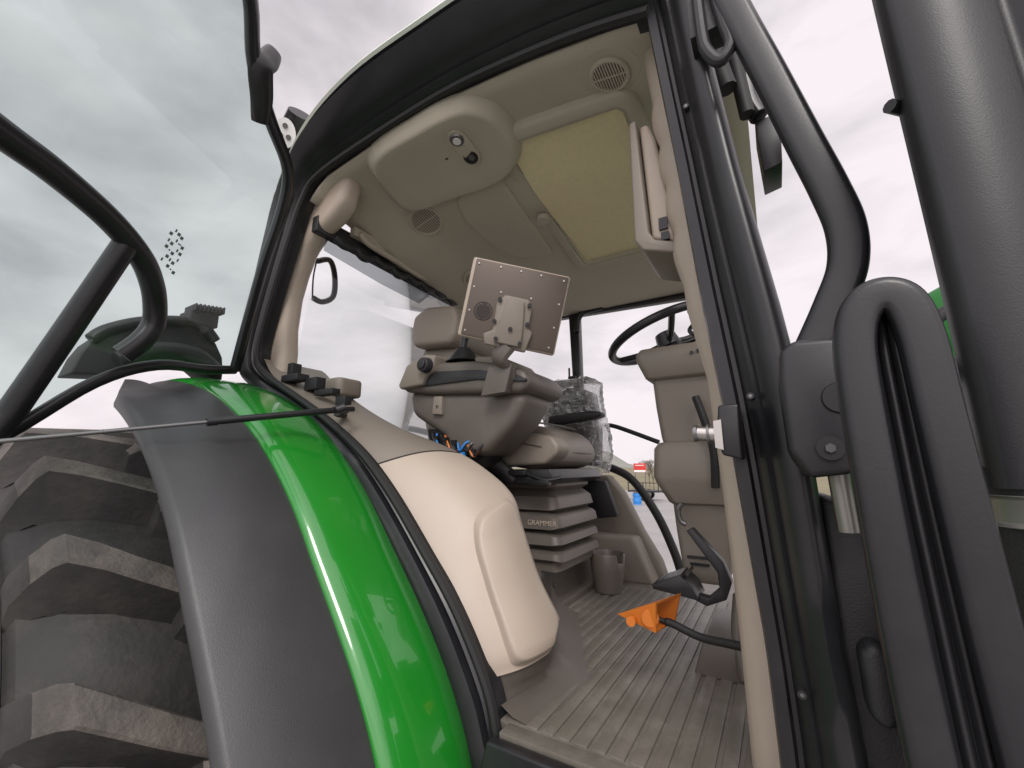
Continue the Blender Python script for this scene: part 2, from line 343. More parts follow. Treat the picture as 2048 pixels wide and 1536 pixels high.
rows.append([p+Vector((-.012,.03,0)) for p in b]);rows.append([p+Vector((-.05,.10,0)) for p in b]);rows.append([p+Vector((-.12,.25,0)) for p in b]);rows.append([p+Vector((-.22,.45,0)) for p in b])
G().grid(rows).make('console_base',TAUPE,cons,sharp=70)
g=G()
g.box((-1.50,.90,.325),(.10,.05,.025));g.box((-1.42,.93,.30),(.07,.04,.045));g.box((-1.33,.92,.26),(.10,.035,.02));g.box((-1.25,.93,.225),(.05,.03,.03));g.box((-1.56,.93,.37),(.03,.04,.05));g.cyl((-1.2,.9,.17),(-1.17,.85,.168),.012,seg=10)
g.tube([(-1.24,.9,.2),(-1.18,.88,.185),(-1.12,.85,.17)],.006,8)
g.make('hinge_bracket',BLACK2,cons,bevel=.004)
g=G();g.prism(rrect(-1.52,-1.38,1.0,1.12,.03),.27,.34,'z',mm=False);g.make('rear_vent_cover',TAUPEL,cons,bevel=.012)
g=G();g.tube([(-1.10,1.35,.17),(-1.10,1.35,.25),(-1.07,1.35,.27),(-1.02,1.35,.26)],.012,8);g.box((-1.10,1.35,.19),(.03,.03,.04));g.make('belt_hook',BLACK,cons)
# ---------------------------------------------------------------- floor
g=G()
g.box((-.6,1.633,-.545),(1.5,1.534,.03));g.box((-.26,.85,-.5452),(.56,.04,.0296))
for i in range(13):
    x=-.50+i*.036
    g.prism([(x,.87),(x+.027,.87),(x+.027,2.02),(x,2.02)],-.532,-.5255,'z',mm=False)
for i in range(7):
    x=-.752+i*.036
    if x<-.51: g.prism([(x,1.36-i*.05),(x+.027,1.36-i*.05),(x+.027,2.02),(x,2.02)],-.532,-.5255,'z',mm=False)
fl=g.make('floor_mat',MATR,T,bevel=.0026,seg=2)
g=G();g.prism([(-552,-537),(0,-537),(0,-700),(-600,-700)],.80,.828);g.make('door_sill',BLACK,T,bevel=.006)
g=G();g.prism([(-1.4,1.12),(-.60,1.12),(-.79,1.5),(-.785,2.0),(-.82,2.25),(-1.4,2.25)],-.53,-.375,'z',mm=False)
g.prism([(-1.4,1.12),(-.54,1.12),(-.74,1.5),(-.745,1.9),(-.79,2.25),(-1.4,2.25)],-.53,-.50,'z',mm=False)
g.cyl((-.795,1.6,-.45),(-.78,1.6,-.45),.01,seg=10)
g.make('seat_platform',TAUPE,T,bevel=.014)
rows=[]
for rr_,z in((.052,-.525),(.056,-.523),(.070,-.44),(.076,-.372),(.072,-.366),(.068,-.372),(.058,-.5),(.0,-.5)):
    row=[]
    for i in range(64):
        t=i*math.pi/32;d=0;w=abs(((t-5.9+math.pi)%(2*math.pi))-math.pi)
        if z>-.40 and rr_>0 and w<.3: d=-.035*ss((.3-w)/.12)
        row.append(Vector((-.675+rr_*math.cos(t),1.90+rr_*math.sin(t),z+d)))
    rows.append(row)
G().grid(rows,closed=True).make('cup_holder',TAUPE,T,sharp=50)
# ---------------------------------------------------------------- driver seat
g=G();g.prism([(-1110,30),(-1095,140),(-1000,172),(-888,182),(-770,155),(-715,105),(-700,45),(-740,5),(-827,-12)],1.50,1.90)
seat=g.make('driver_seat',LEATH,T,bevel=.035,seg=4)
g=G();g.prism([(-1080,-15),(-880,5),(-730,10),(-680,45),(-668,75),(-700,115),(-830,135),(-1060,115)],1.42,1.53);g.make('seat_bolster',LEATH,seat,bevel=.03,seg=5)
g=G();g.tube([(-1.02,1.418,.085),(-.9,1.417,.10),(-.74,1.418,.075)],.003,6);g.tube([(-.80,1.50,.176),(-.795,1.7,.178),(-.80,1.88,.175)],.004,6);g.tube([(-.715,1.53,.06),(-.705,1.7,.06),(-.71,1.87,.06)],.004,6);g.make('seat_piping',TAUPE,seat)
g=G();g.prism([(-1080,-10),(-710,-5),(-690,-40),(-730,-62),(-1080,-66)],1.42,1.92);g.box((-.9,1.41,-.045),(.3,.02,.03));g.cyl((-.95,1.41,-.03),(-.95,1.37,-.03),.02,seg=14)
g.tube([(-.80,1.40,-.02),(-.72,1.40,-.045),(-.66,1.42,-.035)],.008,8);g.box((-.74,1.4,-.055),(.08,.03,.02));g.box((-.85,1.39,-.02),(.12,.02,.02))
g.make('seat_frame',BLACK,seat,bevel=.008)
rows=[]
prof=[(-.055,0),(-.075,.0),(-.085,-.022),(-.10,-.006),(-.115,.006),(-.155,.012),(-.165,-.016),(-.176,.010),(-.186,.018),(-.225,.022),(-.236,-.014),(-.25,.016),(-.285,.022),(-.297,-.012),(-.31,.016),(-.34,.020),(-.35,.0),(-.375,.0)]
for z,d in prof:
    rows.append([Vector((x,y,z+.005*math.sin(x*50+z*90))) for x,y in rrect(-1.15-d,-.735+d+.10*(-z-.05)*.5,1.50-d,1.88+d,.035,4)])
bel=G().grid(rows,closed=True).make('suspension_bellows',TAUPE,seat,sharp=35)
def text(body,loc,size,rot,mt,par,name,ext=.001):
    c=bpy.data.curves.new('tmp','FONT');c.body=body;c.size=size;c.extrude=ext;c.align_x='CENTER';c.align_y='CENTER'
    t=bpy.data.objects.new('tmp',c);me=bpy.data.meshes.new_from_object(t);M=Matrix.Translation(Vector(loc)+Vector((0,0,H)))@rot
    me.transform(M);me.materials.append(mt);o=bpy.data.objects.new(name,me);COL.objects.link(o);o.parent=par;bpy.data.objects.remove(t);return o
RX=Matrix.Rotation(math.radians(90),4,'X')
text('GRAMMER',(-.775,1.477,-.206),.026,RX,BEIGE,bel,'maker_lettering')
g=G();g.prism([(-1390,600),(-1375,690),(-1300,722),(-1135,700),(-1110,640),(-1120,560),(-1150,520),(-1370,540)],1.36,1.80)
g.prism([(-1370,545),(-1150,530),(-1120,100),(-1300,60),(-1370,300)],1.42,1.85)
g.make('backrest',LEATH,seat,bevel=.03,seg=4)
g=G();g.prism([(-930,200),(-700,220),(-660,230),(-660,250),(-710,258),(-930,245)],1.85,1.92);g.make('far_armrest',BLACK2,seat,bevel=.012)
# armrest console
g=G();g.prism([(-1225,300),(-1100,285),(-680,250),(-690,205),(-735,140),(-800,85),(-850,38),(-996,44),(-1030,110),(-1122,158),(-1202,201)],1.20,1.40)
arm=g.make('armrest_console',TAUPE,T,bevel=.034,seg=5)
g=G();g.prism([(-1238,334),(-1190,368),(-1034,388),(-870,372),(-720,338),(-672,312),(-655,266),(-690,240),(-1100,272),(-1225,292)],1.175,1.46);g.make('armrest_tray',TAUPE,arm,bevel=.026,seg=5)
g=G();g.prism([(-1225,312),(-1185,388),(-1090,418),(-1040,410),(-1052,350),(-1085,335),(-1100,302),(-1215,296)],1.15,1.34);g.make('control_pod',TAUPEL,arm,bevel=.016,seg=4)
g=G();g.cyl((-1.075,1.15,.372),(-1.075,1.12,.372),.03,.026);g.cyl((-1.075,1.12,.372),(-1.075,1.112,.372),.018);g.make('rotary_knob',BLACK2,arm,bevel=.003)
g=G();g.prism([(-1070,260),(-1030,258),(-1030,190),(-1075,195)],1.185,1.22);g.cyl((-1.05,1.187,.222),(-1.05,1.181,.222),.006,seg=10,m=1);g.make('latch_cover',[TAUPEL,BLACK],arm,bevel=.006)
g=G()
for i in range(6): g.cyl((-.975,1.24,.39+i*.009),(-.975,1.24,.399+i*.009),.068-.007*i,.062-.007*i)
g.tube([(-.975,1.24,.44),(-.97,1.24,.48),(-.955,1.24,.53)],.016,10);g.make('joystick',BLACK,arm)
g=G();g.prism([(-900,395),(-790,385),(-760,350),(-890,360)],1.2,1.44);g.make('button_panel',TAUPEL,arm,bevel=.01)
g=G();g.prism([(-1200,300),(-1150,330),(-1090,336),(-1060,352),(-860,335),(-700,300),(-665,282),(-668,272),(-860,300),(-1100,300)],1.168,1.19);g.make('tray_panel_band',BLACK2,arm,bevel=.003)  # black panel band along the side of the tray
g=G();g.prism([(-1150,150),(-1000,120),(-860,50),(-900,0),(-1000,-30),(-1130,60)],1.24,1.36)
g.tube([(-.94,1.3,.05),(-.90,1.38,-.0),(-.86,1.42,-.05)],.03,10)
g.make('armrest_mount',BLACK,arm,bevel=.008)
g=G()
for i in range(11):
    x=-1.11+i*.02;g.tube([(x,1.21,.13-i*.004),(x+.02+.02*random.random(),1.19,.10-.006*i),(x+.05,1.195,.06+random.uniform(-.03,.03)),(x+.07,1.22,.09)],.004,6,m=(0,0,1,0,2)[i%5])
for i in range(5): g.box((-1.06+i*.042,1.197,.10+random.uniform(-.03,.01)-i*.012),(.02,.012,.03),m=1 if i==3 else 0)
g.make('wiring_harness',[BLACK,BLUE,ORANGE],arm)
# monitor
mr=Vector((.813,.545,-.204)).normalized();mu=Vector((.275,-.051,.960));mu=(mu-mr*mu.dot(mr)).normalized();mn=mr.cross(mu).normalized()
if mn.y>0: mn=-mn
mc=Vector((-.685,1.13,.522));MR=[mr,mu,mn]
K=1.12
def ml(x,y,d=0): return mc+mr*(x*K)+mu*(y*K)+mn*d
g=G();g.box(ml(0,0,-.022),(.292*K,.238*K,.036),MR);mon=g.make('terminal_monitor',BEIGE,T,bevel=.008)
g=G();g.box(ml(.003,0,0),(.276*K,.226*K,.006),MR);mb=g.make('back_plate',BROWN,mon,bevel=.002)
for x,y in [(-.125,.1),(-.06,.102),(.0,.102),(.06,.102),(.128,.1),(.128,.03),(.128,-.04),(.125,-.1),(.06,-.102),(-.125,.03),(-.125,-.04),(-.125,-.1),(-.045,.03),(.045,.03)]:
    g=G();g.cyl(ml(x,y,.002),ml(x,y,.006),.003,seg=8);g.make('plate_screw',STEEL,mon)
def mp(P,d0,d1):
    n=len(P);v=[ml(x,y,d0) for x,y in P]+[ml(x,y,d1) for x,y in P]
    return v,[list(range(n)),list(range(2*n-1,n-1,-1))]+[[i,(i+1)%n,n+(i+1)%n,n+i] for i in range(n)]
g=G();g.add(*mp([(-.045,-.085),(-.05,-.005),(-.03,.022),(.04,.022),(.055,.0),(.055,-.06),(.07,-.07),(.06,-.13),(-.06,-.13),(-.07,-.10)],.002,.024))
g.add(*mp([(-.02,.01),(.03,.01),(.04,-.06),(.045,-.12),(-.035,-.12),(-.03,-.06)],.024,.04))
mk=g.make('monitor_bracket',TAUPEL,mon,bevel=.005)
for x,y,d in[(-.042,.005,.024),(.045,.005,.024),(.05,-.05,.024),(-.045,-.06,.024),(.005,-.075,.04),(-.03,-.11,.04),(.04,-.11,.04)]:
    g=G();g.cyl(ml(x,y,d),ml(x,y,d+.008),.007,seg=12);g.make('bracket_knob',BLACK,mk)
g=G();q=(-.085,-.035)
for i in range(-4,5):
    w=math.sqrt(.025**2-(i*.006)**2) if abs(i*.006)<.025 else 0
    if w: g.box(ml(q[0],q[1]+i*.0055,.004),(2*w,.0028,.003),MR)
g.tube([ml(q[0]+.027*math.cos(t),q[1]+.027*math.sin(t),.003) for t in [i*math.pi/6 for i in range(12)]],.0015,6,True,2)
g.make('speaker_slots',BLACK,mon)
e=ml(.005,-.12,.02)
g=G();g.tube([e,e+Vector((-.03,.0,-.04)),(-.73,1.17,.31),(-.765,1.17,.25)],lambda t:.034-.006*t,8,flat=.5);g.prism([(-790,330),(-700,330),(-725,240),(-820,235)],1.14,1.18)
g.make('monitor_arm',TAUPE,mon,bevel=.004)
# instructor seat
g=G()
g.prism([(-1000,20),(-985,380),(-900,415),(-790,390),(-765,220),(-775,20)],2.03,2.18)
for i in range(6): g.box((-.88,2.02,.07+i*.055),(.17-.01*i,.03,.045))
ins=g.make('instructor_seat',GREYF,T,bevel=.014)
g=G();rows=[]
for j in range(31):
    s=j/30;z=-.03+.47*s;row=[]
    sh=1-.10*ss((s-.75)/.25)
    for x,y in rrect(-1.03,-.735,1.97,2.21,.05,8):
        cx,cy=-.883,2.09;f=sh*(1+random.uniform(-.035,.035))
        row.append(Vector((cx+(x-cx)*f+.018*math.sin(z*14),cy+(y-cy)*f,z+random.uniform(-.006,.006))))
    rows.append(row)
rows.append([Vector((-.883+(p.x+.883)*.6,2.09+(p.y-2.09)*.6,.455+random.uniform(-.015,.015))) for p in rows[-1]]);rows.append([Vector((-.883,2.09,.45))]*len(rows[0]))
G().grid(rows,closed=True).make('plastic_cover',FILM,ins,sharp=60)
g=G();g.prism([(-915,-52),(-735,-66),(-678,-232),(-795,-250)],2.08,2.12);g.make('document_pouch',BLACK2,T,bevel=.006)
# ---------------------------------------------------------------- steering column
rows=[]
for z,x0,x1,y0,y1,r in [(.41,-.32,-.06,1.48,1.72,.02),(.402,-.375,-.06,1.455,1.735,.025),(.385,-.386,-.06,1.443,1.747,.025),(.36,-.384,-.06,1.44,1.75,.025),(.30,-.358,-.06,1.445,1.745,.025),(.294,-.352,-.06,1.45,1.74,.025),(.290,-.338,-.07,1.468,1.722,.022),(.286,-.338,-.07,1.468,1.722,.022),(.2,-.334,-.07,1.475,1.715,.022),(.10,-.324,-.07,1.48,1.71,.022),(.083,-.320,-.07,1.48,1.71,.022),(.079,-.332,-.07,1.455,1.735,.03),(.06,-.344,-.07,1.442,1.745,.03),(-.03,-.350,-.07,1.44,1.747,.03),(-.045,-.345,-.07,1.442,1.745,.03),(-.11,-.312,-.08,1.465,1.73,.03),(-.118,-.302,-.10,1.485,1.71,.02),(-.2,-.30,-.14,1.50,1.70,.02),(-.3,-.29,-.15,1.50,1.70,.02),(-.34,-.285,-.16,1.50,1.70,.02),(-.352,-.275,-.17,1.51,1.69,.02)]:
    rows.append([Vector((x,y,z)) for x,y in rrect(x0,x1,y0,y1,r,5)])
g=G();g.grid(rows,closed=True);g.add(rows[0],[list(range(len(rows[0])))]);g.add(rows[-1],[list(range(len(rows[0])))])
colm=g.make('steering_column',TAUPEL,T,sharp=40)
g=G();g.tube([(-.20,1.445,.22),(-.18,1.43,.15),(-.16,1.43,.05),(-.165,1.44,-.06)],.012,8);g.make('column_cable',RUB,colm)
for q,d in(((-.24,1.497,-.275),(.06,.01,.008)),((-.235,1.497,-.295),(.055,.01,.008))):
    g=G();g.box(q,d);g.make('vent_slot',BLACK,colm)
g=G()
for i in range(5): g.tube([(-.352+i*.001,1.51,.03-.014*i),(-.352,1.60,.03-.014*i)],.003,6)
g.make('column_grille',BLACK,colm)
for i in range(3):
    g=G();g.cyl((-.2+i*.02,1.441,.365+.004*i),(-.2+i*.02,1.436,.365+.004*i),.006,seg=10);g.make('column_socket',BLACK,colm)
sn=Vector((-.33,0,.944)).normalized();s1=Vector((0,1,0));s2=sn.cross(s1);swc=Vector((-.31,1.6,.485))
g=G();g.tube([swc+s1*.205*math.cos(t)+s2*.205*math.sin(t) for t in [i*math.pi/12 for i in range(24)]],.0155,12,True,2)
for a in(80,200,320):
    a=math.radians(a);dv=s1*math.cos(a)+s2*math.sin(a);g.tube([swc-sn*.03+dv*.02,swc-sn*.025+dv*.1,swc+dv*.2],.011,8)
g.cyl(swc-sn*.05,swc+sn*.005,.045,.035);g.cyl(swc-sn*.14,swc-sn*.04,.028,.03)
g.tube([swc-sn*.09,swc-sn*.09+Vector((-.03,-.09,.02))],.007,8);g.cyl(swc+s2*-.17-sn*.02,swc+s2*-.17+sn*.05,.016,.02,16)
g.make('steering_wheel',BLACK,colm)
g=G();g.prism([(-238,-176),(-222,-168),(-150,-250),(-133,-300),(-150,-345),(-200,-368),(-240,-352),(-240,-340),(-195,-347),(-165,-320),(-166,-280)],1.33,1.37)
g.prism([(-215,-352),(-335,-338),(-338,-326),(-262,-292),(-230,-320)],1.31,1.43)
for i in range(6): g.box((-.32+i*.015,1.37,-.322+i*.006),(.006,.11,.012))
g.make('brake_pedal',BLACK,T,bevel=.004)
g=G();g.tube([(-.262,1.43,-.11),(-.275,1.43,-.13),(-.27,1.43,-.16),(-.255,1.43,-.17)],.008,8);g.make('tie_down_hook',DKST,colm)
g=G();g.tube([(-.12,1.35,-.33),(-.13,1.32,-.42),(-.12,1.3,-.52)],.016,10);g.prism([(-210,-440),(-60,-440),(-60,-530),(-240,-530)],1.3,1.6);g.make('column_foot',TAUPE,colm,bevel=.02)
bs=[Vector((-.262,1.04,-.296)),Vector((-.228,1.15,-.296)),Vector((-.245,1.15,-.362)),Vector((-.268,1.05,-.362))];ap=Vector((-.368,1.09,-.350))
cs=sum(bs,Vector())/4
g=G();ins_=[p.lerp(cs,.14) for p in bs]
g.add(bs+[ap],[[0,1,4],[1,2,4],[2,3,4],[3,0,4]]).add(ins_+[ap.lerp(cs,.35)],[[0,1,4],[1,2,4],[2,3,4],[3,0,4]]).add(bs+ins_,[[0,1,5,4],[1,2,6,5],[2,3,7,6],[3,0,4,7]])
g.cyl((-.325,1.065,-.350),(-.325,1.055,-.350),.011,seg=14);g.cyl((-.280,1.058,-.335),(-.28,1.05,-.335),.02,.018,seg=16)
op=g.make('warning_marker',ORANGE,T,sharp=20)
g=G();g.tube(k([(-290,1090,-340),(-262,1095,-348),(-240,1098,-352),(-184,1090,-366),(-130,1070,-362),(-60,1040,-352)]),lambda t:.009 if t>.25 else .006,10);g.make('marker_arm',RUB,op)
g=G();g.prism([(-75,103),(-44,103),(-46,12),(-75,20),(-82,50)],.785,.845);st=g.make('door_striker',BLACK,T,bevel=.004)
g=G();g.cyl((-.118,.80,.058),(-.112,.80,.058),.0145,m=1);g.cyl((-.112,.80,.058),(-.095,.80,.056),.0125);g.cyl((-.097,.80,.056),(-.093,.80,.056),.017,m=1);g.cyl((-.093,.80,.056),(-.075,.80,.055),.0135);g.prism([(-84,76),(-72,78),(-72,28),(-84,32)],.780,.80);g.make('striker_pin',[STEEL,DKST],st,sharp=30)
g=G();g.prism([(-240,876),(-222,880),(-208,560),(-195,535),(-150,518),(-150,488),(-225,515),(-243,545)],.97,1.17);dp=g.make('side_display',TAUPEL,T,bevel=.006)
g=G();g.prism([(-218,868),(-196,870),(-180,820),(-158,640),(-150,560),(-152,524),(-205,545)],.985,1.16);g.make('display_housing',BEIGE,dp,bevel=.01)
for q,d in(((-.175,.983,.575),(.02,.01,.03)),((-.172,.98,.54),(.018,.01,.02))):
    g=G();g.box(q,d);g.make('display_socket',BLACK,dp)
g=G();g.box((-.145,1.16,.41),(.03,.05,.03));g.tube([(-.15,1.16,.42),(-.145,1.16,.38),(-.16,1.15,.35),(-.135,1.15,.33)],.006,8);g.make('cable_connector',BLACK,T,bevel=.004)
# ---------------------------------------------------------------- right hand exterior hardware
P=[(14,120),(18,158),(35,172),(82,170),(92,155),(97,90),(94,20),(80,-8),(34,-14),(16,20)]
g=G();g.prism(P,.68,.80);pl=g.make('latch_housing',BLACK3,T,bevel=.016,seg=5)
g=G();g.cyl((.078,.681,.088),(.078,.677,.088),.021,.019);g.make('handle_recess',RUB,pl)
g=G();g.cyl((.06,.681,.024),(.06,.676,.024),.015);g.cyl((.06,.676,.024),(.06,.673,.024),.006,seg=6,m=1);g.make('lock_recess',[RUB,DKST],pl)
# flattened bars: swept rounded rectangle
def bar(g,P,w,d,n=8):
    P=cr(P,n);N=len(P);rows=[]
    sec=rrect(-w,w,-d,d,min(w,d)*.75,4)
    for i in range(N):
        t=(P[min(i+1,N-1)]-P[max(i-1,0)]).normalized();u=Vector((0,1,0));s_=t.cross(u).normalized();u=s_.cross(t).normalized()
        rows.append([P[i]+s_*a+u*b for a,b in sec])
    b=len(g.v);c_=len(sec);g.grid(rows,0,True);g.f.append([b+q for q in range(c_)]);g.f.append([b+(N-1)*c_+q for q in range(c_)]);g.m+=[0,0]
    return g
g=G();bar(g,[(-.038,.75,1.1),(.013,.75,.841),(.055,.75,.660),(.088,.75,.515),(.110,.75,.42),(.122,.75,.35),(.117,.75,.290),(.093,.75,.232),(.060,.75,.165)],.025,.016);g.make('mirror_arm',BLACK,T,sharp=50)
g=G();g.tube(k([(-12,750,880),(-2,750,800),(4,750,751),(-15,750,727),(-34,750,760),(-39,750,800),(-41,750,900)]),.011,10);g.box((-.03,.78,.86),(.06,.05,.1));g.make('hinge_arm',BLACK2,T,bevel=.006)
lw=.50/.45
hp=[(80,-420),(77,-300),(72,-208),(68,-116),(66,-25),(65,72),(68,114),(77,136),(90,142),(102,133),(108,104),(110,51),(113,-24),(117,-124),(120,-183),(126,-300),(130,-420)]
g=G();bar(g,[(x*.001*lw,.50,z*.001*lw) for x,z in hp],.0165,.011);gh=g.make('grab_handle',BLACK,T,sharp=50)
rows=[]
for i in range(33):
    s=i/32;z=-.46+.605*s;x0=interp([(-.46,.089),(-.22,.078),(-.02,.074),(.10,.074),(.145,.084)],z);x1=interp([(-.46,.143),(-.22,.132),(-.02,.124),(.1,.120),(.145,.112)],z)
    rows.append([Vector((x0+(x1-x0)*j/40,.512+.003*math.cos(j/40*math.pi*10),z)) for j in range(41)])
G().grid(rows).make('handle_grip_plate',BLACK3,gh,sharp=80,solid=.003)
rows=[]
for i in range(21):
    s=i/20;z=-.02+1.0*s;xx=.167-.012*ss(s*1.2)
    rows.append([Vector(p) for p in [(xx+.07,.80,z),(xx+.04,.70,z),(xx+.01,.63,z),(xx+.010,.600,z),(xx+.018,.590,z),(xx+.05,.587,z),(xx+.09,.588,z),(xx+.098,.600,z),(xx+.108,.600,z),(xx+.116,.586,z),(xx+.15,.578,z),(xx+.2,.580,z),(xx+.24,.60,z),(xx+.25,.7,z)]])
cc=G().grid(rows).make('exhaust_shield',BLACK3,T,sharp=70)
g=G();g.cyl((.185,.64,.43),(.160,.615,.43),.008,seg=10);g.make('shield_bolt',BLACK,cc)
g=G();g.tube([(.24,.64,-.026),(.24,.64,-.029),(.24,.64,-.042),(.24,.64,-.052),(.24,.64,-.056)],lambda t:.072 if .1<t<.9 else .075,32,n=1);g.make('exhaust_clamp',DULL,T,bevel=.002)
g=G();g.tube([(.24,.64,.0),(.24,.64,-.3),(.26,.66,-.7)],.068,24);g.make('exhaust_pipe',BLACK2,T)
g=G();g.cyl((.09,.78,.12),(.19,.74,.12),.014,seg=14);g.make('handle_bracket',BLACK,T)
g=G();g.cyl((.075,.79,.0),(.078,.79,-.09),.014,seg=14);g.make('hinge_pin',DULL,T)
g=G();g.prism([(50,-40),(110,-60),(330,-60),(330,-900),(60,-900)],.84,.95);g.prism([(70,-250),(88,-235),(106,-250),(108,-330),(90,-345),(72,-330)],.80,.85)
g.prism([(110,-180),(300,-170),(300,-900),(120,-900)],.72,.84)
g.make('lower_side_panel',BLACK2,T,bevel=.012)
g=G();g.prism([(35,775),(84,772),(76,650),(40,642)],1.0,1.1);g.tube([(.03,1.0,.96),(.03,1.0,.84),(.045,1.0,.78)],.02,10);g.tube([(.05,1.0,.79),(.09,1.0,.79),(.09,1.0,.75)],.004,6);g.make('work_lamp',BLACK,T,bevel=.006)
g=G();g.tube([(-.0,.98,1.05),(.012,.98,.9),(.022,.98,.78)],.016,10);g.tube([(-.03,.95,1.0),(-.02,.95,.9),(-.01,.95,.84)],.02,10);g.make('hydraulic_hose',RUB,T)
g=G();g.prism([(250,350),(400,430),(700,450),(2600,350),(2750,100),(2700,-250),(300,-250),(290,0)],1.25,1.95);hd=g.make('hood',GREENM,T,bevel=.05,seg=5)
g=G();g.prism([(150,330),(240,330),(240,230),(150,230)],1.3,1.5);g.make('hood_bracket',GREENM,hd,bevel=.01)
g=G();g.prism([(270,215),(460,215),(460,60),(270,60)],1.14,1.20);g.tube([(.30,1.17,.21),(.31,1.17,.30),(.40,1.17,.34)],.014,8);g.make('filter_housing',BLACK2,T,bevel=.012)
g=G();g.prism([(-1700,-620),(2600,-420),(2600,-1150),(-1700,-1250)],1.3,1.95);g.prism([(-1200,-620),(0,-620),(0,-800),(-1200,-800)],.9,2.3);g.make('chassis',BLACK2,T,bevel=.03)
# wheel
AX=(-1.9,-.93)
g=G()
prof=[(.30,.60),(.255,.70),(.245,.80),(.262,.88),(.31,.925),(.38,.950),(.52,.96),(.70,.950),(.76,.925),(.80,.86),(.80,.72),(.74,.62)]
g.rev(AX,prof,0,360,120)
for r_ in(.72,.76,.85): g.tube([(AX[0]+r_*math.cos(t),.247,AX[1]+r_*math.sin(t)) for t in [i*math.pi/40 for i in range(80)]],.005,6,True,1)
def lug(a0,side):
    S=[(0,.84,.90),(.04,.86,.965),(.09,.90,1.02),(.13,.915,1.045),(.28,.92,1.052),(.45,.92,1.052),(.7,.92,1.052),(.95,.92,1.052),(1.0,.92,1.03)]
    v=[];f=[];m=[]
    n=8
    for s,rb,rt in S:
        y=.250+.33*s if side<0 else .80-.33*s
        a=a0-math.radians(13*s*(1.2-.2*s)) if side<0 else a0+math.radians(13*s)
        w0=.024+.010*(1-s);w1=w0+.022+.010*ss((s-.2)/.8)
        for r,dw in((rb,-w1),(rb+(rt-rb)*.35,-w0-.008),(rt-.006,-w0-.002),(rt,-w0+.003),(rt,w0-.003),(rt-.006,w0+.002),(rb+(rt-rb)*.35,w0+.008),(rb,w1)):
            j=random.uniform(-.0012,.0012) if r>rt-.02 else 0
            aa=a+(dw+j)/max(r,.9);v.append(Vector((AX[0]+(r+j)*math.cos(aa),y,AX[1]+(r+j)*math.sin(aa))))
    f=[list(range(n)),[len(v)-1-q for q in range(n)]];m=[0,0]
    for i in range(len(S)-1):
        for q in range(n): f.append([i*n+q,i*n+(q+1)%n,(i+1)*n+(q+1)%n,(i+1)*n+q]);m.append(1 if q in(2,3,4) and i>0 else 0)
    return v,f,m
for i in range(22):
    a=i*2*math.pi/22+.02
    g.add(*lug(a,-1));g.add(*lug(a+math.pi/22,1))
tyre=g.make('rear_tyre',[TYRE,TYRET],T,sharp=24)
g=G();g.rev(AX,[(.30,.62),(.32,.6),(.45,.55),(.46,.2),(.44,.0)],0,360,60);g.make('rim',YEL,tyre)
# fender
rf=lambda d:.075*ss((38-d)/26)
g=G();g.rev(AX,[(.62,1.19),(.40,1.165),(.398,1.175),(.402,1.192),(.412,1.20),(.50,1.218),(.61,1.232),(.625,1.228)],-25,lambda y:69+max(0,y-.40)*160,140,rf)
fd=g.make('fender',FGREY,T,sharp=60)
g=G();g.rev(AX,[(.623,1.215),(.628,1.236),(.645,1.246),(.70,1.258),(.78,1.262),(.835,1.256),(.86,1.235),(.865,1.20)],-25,100,140,rf)
g.make('fender_panel',GREEN,fd,sharp=70,solid=.003)
g=G();g.prism([(400,300),(415,370),(435,420),(468,465),(515,500),(571,523),(650,548),(725,560),(775,540),(807,500),(835,450),(845,394),(845,330),(750,400),(650,395),(550,350),(480,310)],-2.08,-1.93,'x',m=0)
g.tube([(-1.925,.43,.42),(-1.925,.47,.468),(-1.925,.571,.527),(-1.925,.725,.566),(-1.925,.80,.51)],.022,8,m=1)
g.tube([(-1.9,.50,.36),(-1.9,.6,.42),(-1.9,.72,.43),(-1.9,.80,.38)],.035,10)
g.make('fender_lamp_housing',[RUB,PERF],fd,bevel=.012)
g=G();g.box((-1.95,.74,.585),(.1,.1,.05))
for i in range(8): g.box((-1.93,.70+i*.014,.62+.002*i),(.1,.007,.03))
g.make('rear_coupler',RUB,fd,bevel=.003)
g=G();g.tube([(-1.72,1.082,.937),(-1.72,1.145,.968),(-1.72,1.178,.90),(-1.72,1.179,.80),(-1.72,1.125,.752),(-1.72,1.078,.755)],.013,10,False);g.tube([(-1.72,1.078,.937),(-1.72,1.07,.85),(-1.72,1.075,.755)],.004,6)
g.make('rear_handle',BLACK,T)
# ---------------------------------------------------------------- open door
def D(y,z,off=0):
    n=Vector((.551,.363,-.259)).normalized()
    x=(-.749-.363*y+.259*z)/.551
    return Vector((x,y,z))+n*off
tp=[(-.35,1.42),(.0,1.40),(.2,1.33),(.32,1.265),(.411,1.21),(.477,1.118),(.58,1.065),(.706,1.015),(.742,.901),(.75,.698),(.787,.361)]
TPc=cr([D(y,z) for y,z in tp],5)
bt=[(.787,.361),(.66,.33),(.5,.30),(.36,.22),(.209,.06),(.0,-.12),(-.35,-.2)]
BTc=cr([D(y,z) for y,z in bt],5)
g=G();g.tube(TPc,lambda t:.026,10,n=1,flat=.7);door=g.make('door',BLACK,T)
g=G();g.tube(BTc,.016,10,n=1,flat=.7);g.make('lower_door_edge',BLACK,door)
poly=TPc+BTc[1:]
g=G();g.add(poly,[list(range(len(poly)))]);g.make('door_glass',GLASS,door)
b_=D(.478,1.118,.02);nn=Vector((.551,.363,-.259)).normalized()
g=G();g.tube([D(.52,1.20,.0),D(.50,1.16,.012),b_,D(.52,1.07,.012),D(.55,1.03,.0)],lambda t:.032-.010*abs(2*t-1)**2,12,flat=.45);g.make('latch_boss',BLACK,door)
